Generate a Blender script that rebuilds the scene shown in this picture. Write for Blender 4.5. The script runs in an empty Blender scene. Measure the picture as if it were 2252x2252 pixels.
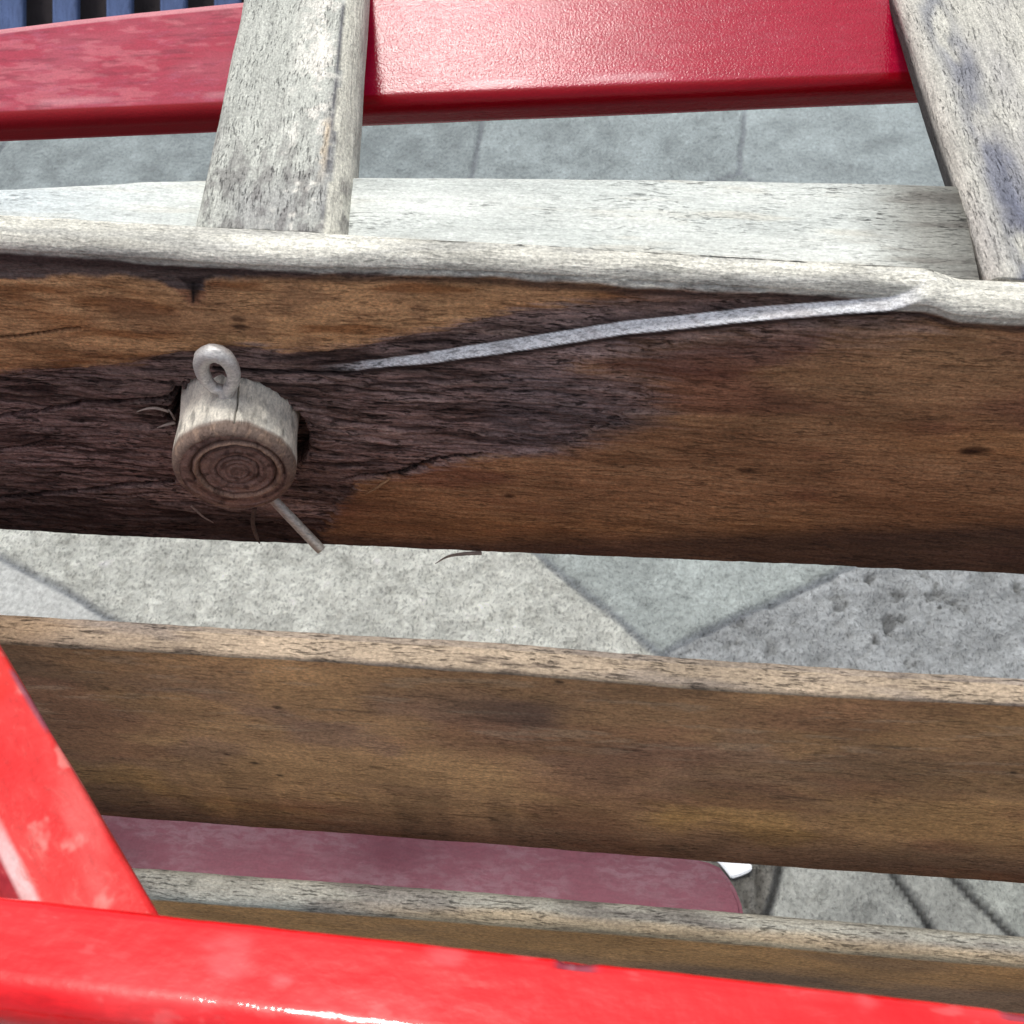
import bpy, math, random
import numpy as np
from mathutils import Vector, Matrix

# ------------------------------------------------------------------ camera
sc = bpy.context.scene
COL = sc.collection
H = 0.80                                    # camera height above the paving
FPX, RES = 2700.0, 2252.0
def Rx(a): c, s = math.cos(a), math.sin(a); return np.array([[1,0,0],[0,c,-s],[0,s,c]])
def Rz(a): c, s = math.cos(a), math.sin(a); return np.array([[c,-s,0],[s,c,0],[0,0,1]])
YAW, PITCH, ROLL = math.radians(8.2), math.radians(50), math.radians(-2.5)
CAMR = Rz(YAW) @ Rx(math.pi/2 - PITCH) @ Rz(ROLL)
EYE = np.array([0.0, 0.0, H])
cam_d = bpy.data.cameras.new('camera'); cam = bpy.data.objects.new('camera', cam_d); COL.objects.link(cam)
M = Matrix([list(r) + [0] for r in CAMR] + [[0,0,0,1]]); M.translation = Vector(EYE)
cam.matrix_world = M
cam_d.sensor_width = 36; cam_d.lens = 36 * FPX / RES
cam_d.clip_start = 0.01; cam_d.clip_end = 500
cam_d.dof.use_dof = True; cam_d.dof.focus_distance = 0.37; cam_d.dof.aperture_fstop = 60
sc.camera = cam

# ------------------------------------------------------------------ sky, sun, exposure
SUN_EL, SUN_AZ = math.radians(75), math.radians(-40)      # azimuth from +Y towards +X
w = bpy.data.worlds.new('World'); sc.world = w; w.use_nodes = True
nt = w.node_tree; bg = nt.nodes['Background']
sky = nt.nodes.new('ShaderNodeTexSky'); sky.sky_type = 'NISHITA'; sky.sun_disc = False
sky.sun_elevation = SUN_EL; sky.sun_rotation = SUN_AZ; sky.air_density = 1.0; sky.dust_density = 4.0; sky.ozone_density = 0.6
hs = nt.nodes.new('ShaderNodeHueSaturation'); hs.inputs['Saturation'].default_value = .5; nt.links.new(sky.outputs[0], hs.inputs['Color']); nt.links.new(hs.outputs[0], bg.inputs[0]); bg.inputs[1].default_value = 0.14
sl = bpy.data.lights.new('sun', 'SUN'); sl.energy = 1.25; sl.angle = math.radians(10); sl.color = (1.0, 0.97, 0.92)
so = bpy.data.objects.new('sun', sl); COL.objects.link(so)
sd = Vector((math.sin(SUN_AZ)*math.cos(SUN_EL), math.cos(SUN_AZ)*math.cos(SUN_EL), math.sin(SUN_EL)))
so.rotation_euler = sd.to_track_quat('Z', 'Y').to_euler(); so.location = (0, 0, 6)
sc.view_settings.view_transform = 'Standard'; sc.view_settings.look = 'None'
sc.view_settings.exposure = 0.19; sc.view_settings.gamma = 1; sc.view_settings.use_curve_mapping = False

# ------------------------------------------------------------------ helpers
def S(r, g, b):                              # 8-bit display colour -> linear
    f = lambda c: (c/255/12.92 if c/255 <= .04045 else ((c/255+.055)/1.055)**2.4)
    return np.array([f(r), f(g), f(b)])
def at(px, py, **k):                         # point of a plane Y=, Z= (camera-relative) seen in this direction
    d = CAMR @ np.array([px-1126.0, 1126.0-py, -FPX])
    (a, v), = k.items(); return EYE + d * (v / d['XYZ'.index(a)])
def atp(px, py, p, n):
    d = CAMR @ np.array([px-1126.0, 1126.0-py, -FPX])
    return EYE + d * (np.dot(p-EYE, n) / np.dot(d, n))
def norm(v): v = np.asarray(v, float); return v / np.linalg.norm(v)
def sst(a, b, x):
    t = np.clip((x-a)/(b-a), 0, 1); return t*t*(3-2*t)
def _h(ix, iy, seed):
    n = (ix.astype(np.int64)*374761393 + iy.astype(np.int64)*668265263 + seed*1442695041) & 0xffffffff
    n = ((n ^ (n >> 13)) * 1274126177) & 0xffffffff
    return ((n ^ (n >> 16)) & 0xffff) / 65535.0
def vn(x, y, seed=0):
    ix, iy = np.floor(x), np.floor(y); fx, fy = x-ix, y-iy
    fx = fx*fx*(3-2*fx); fy = fy*fy*(3-2*fy)
    a, b, c, d = _h(ix,iy,seed), _h(ix+1,iy,seed), _h(ix,iy+1,seed), _h(ix+1,iy+1,seed)
    return (a*(1-fx)+b*fx)*(1-fy) + (c*(1-fx)+d*fx)*fy
def fbm(x, y, o=4, seed=0, g=.5):            # about -1..1
    s = 0; a = 1; t = 0
    for i in range(o):
        s = s + a*(vn(x*2**i+7.3*i, y*2**i+3.1*i, seed+i)*2-1); t += a; a *= g
    return s/t
def dseg(x, y, P):                           # distance to polyline and the running parameter
    best = np.full(x.shape, 1e9); par = np.zeros(x.shape)
    for i in range(len(P)-1):
        ax, ay = P[i]; bx, by = P[i+1]; dx, dy = bx-ax, by-ay
        t = np.clip(((x-ax)*dx+(y-ay)*dy)/(dx*dx+dy*dy), 0, 1)
        d = np.hypot(x-ax-t*dx, y-ay-t*dy); m = d < best
        best = np.where(m, d, best); par = np.where(m, (i+t)/(len(P)-1), par)
    return best, par
def sdp(x, y, P):                            # signed distance to polygon, + inside
    d, _ = dseg(x, y, list(P)+[P[0]]); ins = np.zeros(x.shape, bool); n = len(P)
    for i in range(n):
        ax, ay = P[i]; bx, by = P[(i+1) % n]
        if ay == by: continue
        c = ((ay > y) != (by > y)) & (x < (bx-ax)*(y-ay)/(by-ay)+ax); ins ^= c
    return np.where(ins, d, -d)
def mixc(c, col, m): return c*(1-m[..., None]) + np.asarray(col)*m[..., None]

def set_attrs(me, col, fx):
    n = len(me.vertices)
    a = me.color_attributes.new('Col', 'FLOAT_COLOR', 'POINT')
    c = np.ones((n, 4), np.float32); c[:, :3] = np.clip(col, 0, 1); a.data.foreach_set('color', c.ravel())
    b = me.color_attributes.new('Fx', 'FLOAT_COLOR', 'POINT')
    c = np.zeros((n, 4), np.float32); c[:, :3] = fx; c[:, 3] = 1; b.data.foreach_set('color', c.ravel())
def link(name, me, mat, parent=None, mw=None):
    o = bpy.data.objects.new(name, me); COL.objects.link(o); me.materials.append(mat)
    if mw is not None: o.matrix_world = mw
    if parent is not None:
        o.parent = parent; o.matrix_parent_inverse = Matrix.Identity(4)
        o.matrix_local = parent.matrix_world.inverted() @ (mw if mw is not None else Matrix.Identity(4))
    return o
def grid_mesh(name, P, closed_v=True, caps=True, extra=None):
    nu, nv = P.shape[:2]; me = bpy.data.meshes.new(name)
    i = np.arange(nu-1)[:, None]; j = np.arange(nv if closed_v else nv-1)[None, :]; j2 = (j+1) % nv
    q = np.stack([i*nv+j, i*nv+j2, (i+1)*nv+j2, (i+1)*nv+j], -1).reshape(-1, 4)
    nq = len(q); loops = q.ravel(); starts = np.arange(nq)*4; tot = nq*4
    if caps:
        c0 = np.arange(nv)[::-1]; c1 = (nu-1)*nv + np.arange(nv)
        loops = np.concatenate([loops, c0, c1]); starts = np.concatenate([starts, [tot, tot+nv]]); tot += 2*nv
    me.vertices.add(nu*nv); me.vertices.foreach_set('co', P.reshape(-1).astype(np.float32))
    me.loops.add(tot); me.loops.foreach_set('vertex_index', loops.astype(np.int32))
    me.polygons.add(len(starts)); me.polygons.foreach_set('loop_start', starts.astype(np.int32))
    sm = np.ones(len(starts), bool)
    if caps: sm[-2:] = False
    me.polygons.foreach_set('use_smooth', sm); me.update(calc_edges=True); me.validate()
    return me
def frame(origin, xd, up):
    x = norm(xd); y = norm(np.cross(up, x)); z = np.cross(x, y)
    m = Matrix([[x[0],y[0],z[0],origin[0]],[x[1],y[1],z[1],origin[1]],[x[2],y[2],z[2],origin[2]],[0,0,0,1]]); return m
def to_local(mw, p):
    q = mw.inverted() @ Vector(p); return np.array(q)

def board(name, mat, parent, mw, xs, y0, y1, z0, z1, r=(.002,.002,.002,.002), n=(40,20,8,8), na=8, paint=None, disp=None, endcut=None):
    """swept board; local x along grain, y away, z up. r: corner radii (bottom-front, top-front, top-back, bottom-back)"""
    f = lambda v: v(xs) if callable(v) else np.full(xs.shape, float(v))
    y0, y1, z0, z1 = f(y0), f(y1), f(z0), f(z1)
    T = []                                   # ay, az, oy, oz, ny, nz, face
    rb, rt, rk, rq = r
    for t in np.linspace(0, 1, n[0], endpoint=False): T.append((0, t, 0, rb*(1-t)-rt*t, -1, 0, 0))
    for a in np.linspace(0, math.pi/2, na, endpoint=False): T.append((0, 1, rt-rt*math.cos(a), -rt+rt*math.sin(a), -math.cos(a), math.sin(a), 1))
    for t in np.linspace(0, 1, n[1], endpoint=False): T.append((t, 1, rt*(1-t)-rk*t, 0, 0, 1, 2))
    for a in np.linspace(0, math.pi/2, na, endpoint=False): T.append((1, 1, -rk+rk*math.sin(a), -rk+rk*math.cos(a), math.sin(a), math.cos(a), 3))
    for t in np.linspace(0, 1, n[2], endpoint=False): T.append((1, 1-t, 0, -rk*(1-t)+rq*t, 1, 0, 4))
    for a in np.linspace(0, math.pi/2, 4, endpoint=False): T.append((1, 0, -rq+rq*math.cos(a), rq-rq*math.sin(a), math.cos(a), -math.sin(a), 5))
    for t in np.linspace(0, 1, n[3], endpoint=False): T.append((1-t, 0, -rq*(1-t)+rb*t, 0, 0, -1, 6))
    for a in np.linspace(0, math.pi/2, 4, endpoint=False): T.append((0, 0, rb-rb*math.sin(a), rb-rb*math.cos(a), -math.sin(a), -math.cos(a), 7))
    T = np.array(T).T
    ay, az, oy, oz, ny, nz, face = [v[None, :] for v in T]
    X = np.repeat(xs[:, None], T.shape[1], 1)
    Y = y0[:, None] + ay*(y1-y0)[:, None] + oy; Z = z0[:, None] + az*(z1-z0)[:, None] + oz
    NY = np.broadcast_to(ny, X.shape); NZ = np.broadcast_to(nz, X.shape); F = np.broadcast_to(face, X.shape)
    base = dict(X=X, Y=Y.copy(), Z=Z.copy(), F=F, NY=NY, NZ=NZ, y0=y0[:, None], y1=y1[:, None], z0=z0[:, None], z1=z1[:, None])
    if disp:
        d, dy, dz = disp(base); Y = Y + NY*d + dy; Z = Z + NZ*d + dz
    XX = X.copy()
    if endcut: XX = XX + endcut(base)
    P = np.stack([XX, Y, Z], -1)
    P = P[:, ::-1]                           # outward winding
    me = grid_mesh(name, P)
    c, fx = paint(base)
    set_attrs(me, c[:, ::-1].reshape(-1, 3), fx[:, ::-1].reshape(-1, 3))
    return link(name, me, mat, parent, mw)
def fxa(B, r=1.0, g=0.5, b=0.0):
    sh = B['X'].shape; o = np.zeros(sh+(3,)); o[..., 0] = r; o[..., 1] = g; o[..., 2] = b; return o
def xs_dense(a, b, da, db, step, coarse=.01):
    l = np.arange(a, da, coarse); m = np.arange(da, db, step); h = np.arange(db, b+1e-6, coarse); return np.concatenate([l, m, h])

def tube(name, pts, rad, mat, parent, col, fx=(1,.5,0), ns=14, closed=False, sub=6, flat=1.0):
    pts = np.array(pts, float); n = len(pts); out = []; R = []
    rad = np.full(n, rad) if np.isscalar(rad) else np.array(rad, float)
    rng = n if closed else n-1
    for i in range(rng):
        g = (lambda k: pts[k % n]) if closed else (lambda k: pts[min(max(k, 0), n-1)])
        gr = (lambda k: rad[k % n]) if closed else (lambda k: rad[min(max(k, 0), n-1)])
        for t in np.linspace(0, 1, sub, endpoint=False):
            p0, p1, p2, p3 = g(i-1), g(i), g(i+1), g(i+2)
            out.append(.5*((2*p1)+(-p0+p2)*t+(2*p0-5*p1+4*p2-p3)*t*t+(-p0+3*p1-3*p2+p3)*t**3)); R.append(gr(i)*(1-t)+gr(i+1)*t)
    if not closed: out.append(pts[-1]); R.append(rad[-1])
    out = np.array(out); R = np.array(R); o = out.mean(0); tg = np.gradient(out, axis=0) if not closed else np.roll(out, -1, 0)-np.roll(out, 1, 0)
    u = norm(np.cross(tg[0], [.3, .2, .9])); P = []
    for k in range(len(out)):
        t = norm(tg[k]); u = norm(u - np.dot(u, t)*t); v = np.cross(t, u)
        a = np.linspace(0, 2*math.pi, ns, endpoint=False)
        jit = 1+.05*fbm(np.full(ns, k*.35), np.cos(a)*2, 2, 3)
        P.append(out[k]-o + (np.cos(a)*jit)[:, None]*u*R[k] + (np.sin(a)*jit*flat)[:, None]*v*R[k])
    P = np.array(P)
    if closed: P = np.concatenate([P, P[:1]])
    me = grid_mesh(name, P, caps=not closed)
    nvt = len(me.vertices); set_attrs(me, np.tile(np.asarray(col), (nvt, 1)), np.tile(np.asarray(fx, float), (nvt, 1)))
    return link(name, me, mat, parent, Matrix.Translation(Vector(o)))

# ------------------------------------------------------------------ materials
def N(nt, t, **k):
    n = nt.nodes.new(t)
    for a, v in k.items(): setattr(n, a, v)
    return n
def mathn(nt, op, a, b=None, c=None, clamp=False):
    n = nt.nodes.new('ShaderNodeMath'); n.operation = op; n.use_clamp = clamp
    for i, v in enumerate((a, b, c)):
        if v is None: continue
        if hasattr(v, 'default_value') or isinstance(v, bpy.types.NodeSocket): nt.links.new(v, n.inputs[i])
        else: n.inputs[i].default_value = v
    return n.outputs[0]
def rng(nt, v, a, b, c=0., d=1., smooth=True):
    n = nt.nodes.new('ShaderNodeMapRange'); n.interpolation_type = 'SMOOTHSTEP' if smooth else 'LINEAR'
    nt.links.new(v, n.inputs[0])
    for i, x in enumerate((a, b, c, d)): n.inputs[1+i].default_value = x
    return n.outputs[0]
def noise(nt, vec, sc3, detail=3, rough=.55, dist=0., off=(0,0,0)):
    mp = nt.nodes.new('ShaderNodeMapping'); mp.inputs['Scale'].default_value = sc3; mp.inputs['Location'].default_value = off
    nt.links.new(vec, mp.inputs[0]); n = nt.nodes.new('ShaderNodeTexNoise'); n.inputs['Scale'].default_value = 1
    n.inputs['Detail'].default_value = detail; n.inputs['Roughness'].default_value = rough; n.inputs['Distortion'].default_value = dist
    nt.links.new(mp.outputs[0], n.inputs['Vector']); return n.outputs['Fac']
def base_mat(name):
    m = bpy.data.materials.new(name); m.use_nodes = True; nt = m.node_tree; b = nt.nodes['Principled BSDF']
    tc = N(nt, 'ShaderNodeTexCoord'); v = tc.outputs['Object']
    col = N(nt, 'ShaderNodeAttribute', attribute_name='Col').outputs['Color']
    fx = N(nt, 'ShaderNodeAttribute', attribute_name='Fx'); sp = N(nt, 'ShaderNodeSeparateColor'); nt.links.new(fx.outputs['Color'], sp.inputs[0])
    return m, nt, b, v, col, sp.outputs
def warp(nt, v, scale, amt, sc3=(1,1,1)):
    mp = nt.nodes.new('ShaderNodeMapping'); mp.inputs['Scale'].default_value = sc3; nt.links.new(v, mp.inputs[0])
    n = nt.nodes.new('ShaderNodeTexNoise'); n.inputs['Scale'].default_value = scale; n.inputs['Detail'].default_value = 2; nt.links.new(mp.outputs[0], n.inputs['Vector'])
    s = nt.nodes.new('ShaderNodeVectorMath'); s.operation = 'SUBTRACT'; nt.links.new(n.outputs['Color'], s.inputs[0]); s.inputs[1].default_value = (.5,.5,.5)
    q = nt.nodes.new('ShaderNodeVectorMath'); q.operation = 'SCALE'; nt.links.new(s.outputs[0], q.inputs[0]); q.inputs['Scale'].default_value = amt
    a = nt.nodes.new('ShaderNodeVectorMath'); a.operation = 'ADD'; nt.links.new(v, a.inputs[0]); nt.links.new(q.outputs[0], a.inputs[1]); return a.outputs[0]
def mulcol(nt, col, f):
    n = nt.nodes.new('ShaderNodeVectorMath'); n.operation = 'SCALE'; nt.links.new(col, n.inputs[0]); nt.links.new(f, n.inputs['Scale']); return n.outputs[0]
def cmix(nt, a, b, f):
    n = nt.nodes.new('ShaderNodeMix'); n.data_type = 'RGBA'; nt.links.new(f, n.inputs['Factor']); nt.links.new(a, n.inputs[6])
    if isinstance(b, tuple): n.inputs[7].default_value = b+(1,)
    else: nt.links.new(b, n.inputs[7])
    return n.outputs[2]

def wood(name, dash=.6, streak=.35, blotch=.25, bump=.0005, seed=0, k=1.0, rough=.75, lo=.53, hi=.66, speck=.25):
    """Fx.r scales the dark fibre dashes, Fx.g the streaks, Fx.b a greyer weathered look"""
    m, nt, b, v, col, fx = base_mat(name)
    w1 = warp(nt, v, 60, .005, (.5, 1, 1)); w2 = warp(nt, w1, 420, .0007, (.4, 1, 1))
    o = (seed*1.7, seed*.9, seed*2.3)
    n1 = noise(nt, w2, (170*k, 1300*k, 1300*k), 4, .6, 0, o)
    n2 = noise(nt, w1, (38*k, 520*k, 520*k), 5, .62, 0, o)
    n3 = noise(nt, v, (22, 48, 48), 4, .6, .5, o)
    n4 = noise(nt, v, (1000, 1700, 1700), 3, .7, 0, o)
    n5 = noise(nt, w1, (300*k, 900*k, 900*k), 2, .5, 0, (o[0]+4, o[1], o[2]))
    brk = noise(nt, v, (90, 160, 160), 2, .5, 0, (3+o[0], o[1], o[2]))
    d1 = mathn(nt, 'MULTIPLY', rng(nt, n1, lo, hi), rng(nt, brk, .35, .62, .25, 1))
    d1 = mathn(nt, 'MULTIPLY', d1, fx[0])
    f = mathn(nt, 'SUBTRACT', 1.0, mathn(nt, 'MULTIPLY', d1, dash))
    st = rng(nt, n2, .25, .75, 1-streak, 1+streak*.8, False)
    st = mathn(nt, 'ADD', mathn(nt, 'MULTIPLY', mathn(nt, 'SUBTRACT', st, 1.0), mathn(nt, 'MULTIPLY', fx[1], 2.0)), 1.0)
    f = mathn(nt, 'MULTIPLY', f, st)
    f = mathn(nt, 'MULTIPLY', f, rng(nt, n3, .3, .7, 1-blotch, 1+blotch*.7, False))
    f = mathn(nt, 'MULTIPLY', f, rng(nt, n4, .3, .7, 1-speck, 1+speck, False))
    f = mathn(nt, 'MULTIPLY', f, rng(nt, n5, .62, .75, 1, 1.25))
    c = mulcol(nt, col, f)
    nt.links.new(c, b.inputs['Base Color'])
    nt.links.new(rng(nt, n2, .3, .7, rough-.1, rough+.12, False), b.inputs['Roughness'])
    b.inputs['Specular IOR Level'].default_value = .25
    h = mathn(nt, 'SUBTRACT', mathn(nt, 'MULTIPLY', n2, .9), mathn(nt, 'MULTIPLY', d1, .55))
    h = mathn(nt, 'ADD', h, mathn(nt, 'MULTIPLY', n4, .16)); h = mathn(nt, 'ADD', h, mathn(nt, 'MULTIPLY', n1, .35))
    bp = N(nt, 'ShaderNodeBump'); bp.inputs['Strength'].default_value = 1; bp.inputs['Distance'].default_value = bump
    nt.links.new(h, bp.inputs['Height']); nt.links.new(bp.outputs[0], b.inputs['Normal'])
    return m
def paint_mat(name, gloss=.25, spec=.5, dust=.5, dustcol=(.55,.2,.22), bump=.00018, peel=1500, seed=0, flake=.55, coat=.3, wp=(.6,.5,.7)):
    """Fx.r dust/scuff amount, Fx.g roughness"""
    m, nt, b, v, col, fx = base_mat(name); o = (seed*1.3, seed*2.1, seed*.7)
    w1 = warp(nt, v, 130, .004)
    s1 = noise(nt, w1, (150, 420, 420), 5, .65, 0, o); s2 = noise(nt, v, (35, 60, 60), 3, .6, .3, o)
    s3 = noise(nt, w1, (60, 900, 900), 3, .6, 0, o); pe = noise(nt, v, (peel, peel, peel), 3, .5, 0, o)
    sc_ = mathn(nt, 'MULTIPLY', rng(nt, s1, flake-.05, flake+.12), rng(nt, s2, .38, .6, .15, 1))
    hz = rng(nt, s2, .3, .75, .0, .5)
    f = mathn(nt, 'MULTIPLY', mathn(nt, 'ADD', sc_, hz), fx[0]); f = mathn(nt, 'MULTIPLY', f, dust, clamp=True)
    c = cmix(nt, col, tuple(dustcol), f)
    c = mulcol(nt, c, rng(nt, s3, .3, .7, .9, 1.1, False)); c = mulcol(nt, c, rng(nt, pe, .35, .65, .93, 1.07, False))
    nt.links.new(c, b.inputs['Base Color'])
    r = mathn(nt, 'ADD', fx[1], mathn(nt, 'MULTIPLY', f, .35)); r = mathn(nt, 'ADD', r, mathn(nt, 'MULTIPLY', mathn(nt, 'SUBTRACT', s3, .5), .15), clamp=True)
    nt.links.new(r, b.inputs['Roughness']); b.inputs['Specular IOR Level'].default_value = spec
    b.inputs['Coat Weight'].default_value = coat; b.inputs['Coat Roughness'].default_value = gloss
    h = mathn(nt, 'ADD', mathn(nt, 'MULTIPLY', pe, wp[0]), mathn(nt, 'MULTIPLY', s3, wp[1])); h = mathn(nt, 'ADD', h, mathn(nt, 'MULTIPLY', s1, wp[2]))
    bp = N(nt, 'ShaderNodeBump'); bp.inputs['Strength'].default_value = 1; bp.inputs['Distance'].default_value = bump
    nt.links.new(h, bp.inputs['Height']); nt.links.new(bp.outputs[0], b.inputs['Normal']); nt.links.new(bp.outputs[0], b.inputs['Coat Normal'])
    return m
M_A = wood('beam_wood', dash=.5, streak=.42, blotch=.3, bump=.0006, seed=1, k=1.35, speck=.42)
M_B = wood('pale_weathered_wood', dash=.6, streak=.22, blotch=.12, bump=.0004, seed=2, lo=.54, hi=.68, speck=.22, k=1.8)
M_C = wood('brown_plank_wood', dash=.5, streak=.17, blotch=.3, bump=.0004, seed=3, k=1.5, speck=.38)
M_R = wood('grey_rail_wood', dash=.6, streak=.34, blotch=.12, bump=.0006, seed=4, lo=.56, hi=.67, k=1.7, speck=.36)
M_DW = wood('dowel_wood', dash=.35, streak=.15, blotch=.2, bump=.0003, seed=5)
M_CRIM = paint_mat('crimson_paint', gloss=.14, spec=.26, dust=.4, dustcol=(.46,.14,.20), bump=.00005, peel=1600, seed=2, coat=.0, wp=(1.5,.15,.08))
M_RED2 = paint_mat('scuffed_red_paint', gloss=.25, spec=.12, dust=.5, dustcol=(.70,.18,.15), bump=.00010, peel=900, seed=18, coat=.15, flake=.56, wp=(.8,.3,.8))
M_PINK = paint_mat('dusty_pink_paint', gloss=.6, dust=.55, dustcol=(.40,.25,.29), bump=.0002, peel=1200, seed=5, coat=0, flake=.46)
M_RED = paint_mat('bright_red_paint', gloss=.04, spec=.05, dust=.4, dustcol=(.80,.13,.13), bump=.00012, peel=300, seed=8, coat=.9, flake=.6, wp=(1,.2,.2))

# ------------------------------------------------------------------ THE SETTING: stone paving
def build_ground():
    def ax(lo, hi, steps):                   # steps: list of (from,to,step)
        a = np.concatenate([np.arange(f, t-s*.6, s) for f, t, s in steps]); l = []; v = steps[0][0]; s = steps[0][2]
        while v > lo: s *= 1.35; v -= s; l.append(v)
        h = []; v = a[-1]; s = steps[-1][2]
        while v < hi: s *= 1.35; v += s; h.append(v)
        return np.concatenate([l[::-1], a, h])
    gx = ax(-60, 60, [(-.95, -.5, .006), (-.5, .42, .0024), (.42, .75, .006)])
    gy = ax(-60, 60, [(.22, .34, .0024), (.34, .42, .004), (.42, .72, .0024), (.72, 1.6, .006)])
    X, Y = np.meshgrid(gx, gy, indexing='ij')
    g = lambda px, py: at(px, py, Z=-H)[:2]
    refl = lambda s, a, b: (lambda d: a + 2*np.dot(s-a, d)*d - (s-a))(norm(b-a))
    seeds = []
    P = g(1452, 1438); J1 = g(1200, 1228); J2 = g(1830, 1262)
    a1, a2 = norm(J1-P), norm(J2-P); s2 = P + norm(a1*1.0+a2)*.125
    s1 = refl(s2, P, J1); s3 = refl(s2, P, J2); s0 = refl(s1, g(0, 1224), g(235, 1352))
    seeds += [(s1, S(212,214,204), 1.0), (s2, S(168,176,172), .5), (s3, S(172,176,176), 1.35), (s0, S(178,180,176), .12)]
    t2 = (g(2000, 1985)+g(2180, 2000))/2
    t1 = refl(t2, g(1965, 1930), g(2042, 2042)); t3 = refl(t2, g(2105, 1945), g(2252, 2080)); t0 = refl(t1, g(1712, 1920), g(1690, 2005))
    seeds += [(t2, S(166,168,160), .4), (t1, S(172,174,166), .6), (t3, S(166,170,162), .5), (t0, S(128,126,118), 1.2)]
    random.seed(4)
    for i in range(-9, 10):
        for j in range(-6, 14):
            c = np.array([i*.27+random.uniform(-.09,.09), j*.25+random.uniform(-.08,.08)])
            if min(np.hypot(*(c-s[0])) for s in seeds[:8]) < .16: continue
            t = random.uniform(.82, 1.1); seeds.append((c, S(150,160,160)*t, random.uniform(.2, .8)))
    must = [(x, y) for x in range(0, 2253, 60) for y in range(1120, 1560, 40)] + [(x, y) for x in range(1640, 2253, 60) for y in range(1890, 2090, 30)]
    keep = set(range(8))
    while True:
        pos = np.array([q[0] for q in seeds]); own = {int(np.argmin(np.hypot(*(pos-g(x, y)).T))) for x, y in must}
        bad = own-keep
        if not bad: break
        seeds = [q for k, q in enumerate(seeds) if k not in bad]
    d1 = np.full(X.shape, 1e9); i1 = np.zeros(X.shape, int); WX = X + .004*fbm(X*14, Y*14, 3, 5); WY = Y + .004*fbm(X*14, Y*14, 3, 9)
    sx = np.array([s[0] for s in seeds])
    for k, (cx, cy) in enumerate(sx):
        d = (WX-cx)**2+(WY-cy)**2; m = d < d1; d1 = np.where(m, d, d1); i1 = np.where(m, k, i1)
    jd = np.full(X.shape, 1e9); c1x = sx[i1, 0]; c1y = sx[i1, 1]
    for k, (cx, cy) in enumerate(sx):
        L = np.hypot(cx-c1x, cy-c1y); dd = ((WX-cx)**2+(WY-cy)**2-d1)/(2*np.maximum(L, 1e-6)); jd = np.where(i1 == k, jd, np.minimum(jd, dd))
    colr = np.array([s[1] for s in seeds])[i1]; rg = np.array([s[2] for s in seeds])[i1]
    near = ((X > -1) & (X < .8) & (Y > .1) & (Y < 1.8)).astype(float)
    wj = np.where(i1 < 4, .0030, .0022)
    joint = 1-sst(wj*.5, wj*1.9, jd)
    f1 = fbm(X*45, Y*45, 5, 21); f2 = fbm(X*140, Y*140, 3, 31); tl = fbm((X+Y)*30, (X-Y)*90, 4, 41)
    pits = sst(.30, .50, fbm(X*95+3, Y*95+2*f1, 4, 51))*sst(-.1,.35,fbm(X*9, Y*9, 2, 55)) * np.clip(rg, 0, 1.2)
    Z = near*(rg*(.0030*f1 + .0034*f2) - .0036*pits*rg - .0032*joint + .0006*tl*rg)
    c = colr * 1.22 * (1 + .34*f1[..., None] + .15*np.minimum(rg,1)[..., None]*f2[..., None] + .07*tl[..., None]*np.clip(rg, .3, 1)[..., None])
    c = c * (1 - .4*pits*near)[..., None]
    c = mixc(c, S(128,134,140), joint*.75); c = mixc(c, S(60,60,56), joint*.95*(i1 >= 4)*(i1 < 8))
    # shallow dark wet hollows beside a couple of stones
    fx = np.zeros(X.shape+(3,)); fx[..., 0] = np.minimum(rg, 1); fx[..., 1] = joint
    me = bpy.data.meshes.new('paving'); Pn = np.stack([X, Y, Z], -1); me = grid_mesh('paving', Pn, closed_v=False, caps=False)
    set_attrs(me, c.reshape(-1, 3), fx.reshape(-1, 3))
    m, nt, b, v, col, f = base_mat('paving_stone')
    w1 = warp(nt, v, 40, .012); a = noise(nt, w1, (230, 230, 230), 6, .7); a2 = noise(nt, w1, (520, 260, 260), 5, .68, 0, (3,1,0)); a3 = noise(nt, v, (9, 9, 9), 3, .6, .6); a4 = noise(nt, v, (2200,)*3, 2, .5)
    q = mathn(nt, 'ADD', mathn(nt, 'MULTIPLY', f[0], .6), .3)
    dk = mathn(nt, 'MULTIPLY', rng(nt, a2, .52, .63), q)
    ff = mathn(nt, 'SUBTRACT', 1.0, mathn(nt, 'MULTIPLY', dk, .55)); ff = mathn(nt, 'MULTIPLY', ff, rng(nt, a3, .3, .7, .86, 1.12, False))
    ff = mathn(nt, 'MULTIPLY', ff, rng(nt, a, .3, .7, .66, 1.26, False)); ff = mathn(nt, 'MULTIPLY', ff, rng(nt, a4, .3, .7, .86, 1.14, False))
    nt.links.new(mulcol(nt, col, ff), b.inputs['Base Color']); nt.links.new(rng(nt, a, .3, .7, .42, .75, False), b.inputs['Roughness'])
    bp = N(nt, 'ShaderNodeBump'); bp.inputs['Distance'].default_value = .006; h = mathn(nt, 'MULTIPLY', mathn(nt, 'ADD', a, mathn(nt, 'MULTIPLY', a2, .5)), q)
    nt.links.new(h, bp.inputs['Height']); nt.links.new(bp.outputs[0], b.inputs['Normal'])
    o = link('paving', me, m); o['kind'] = 'structure'
build_ground()

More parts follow.
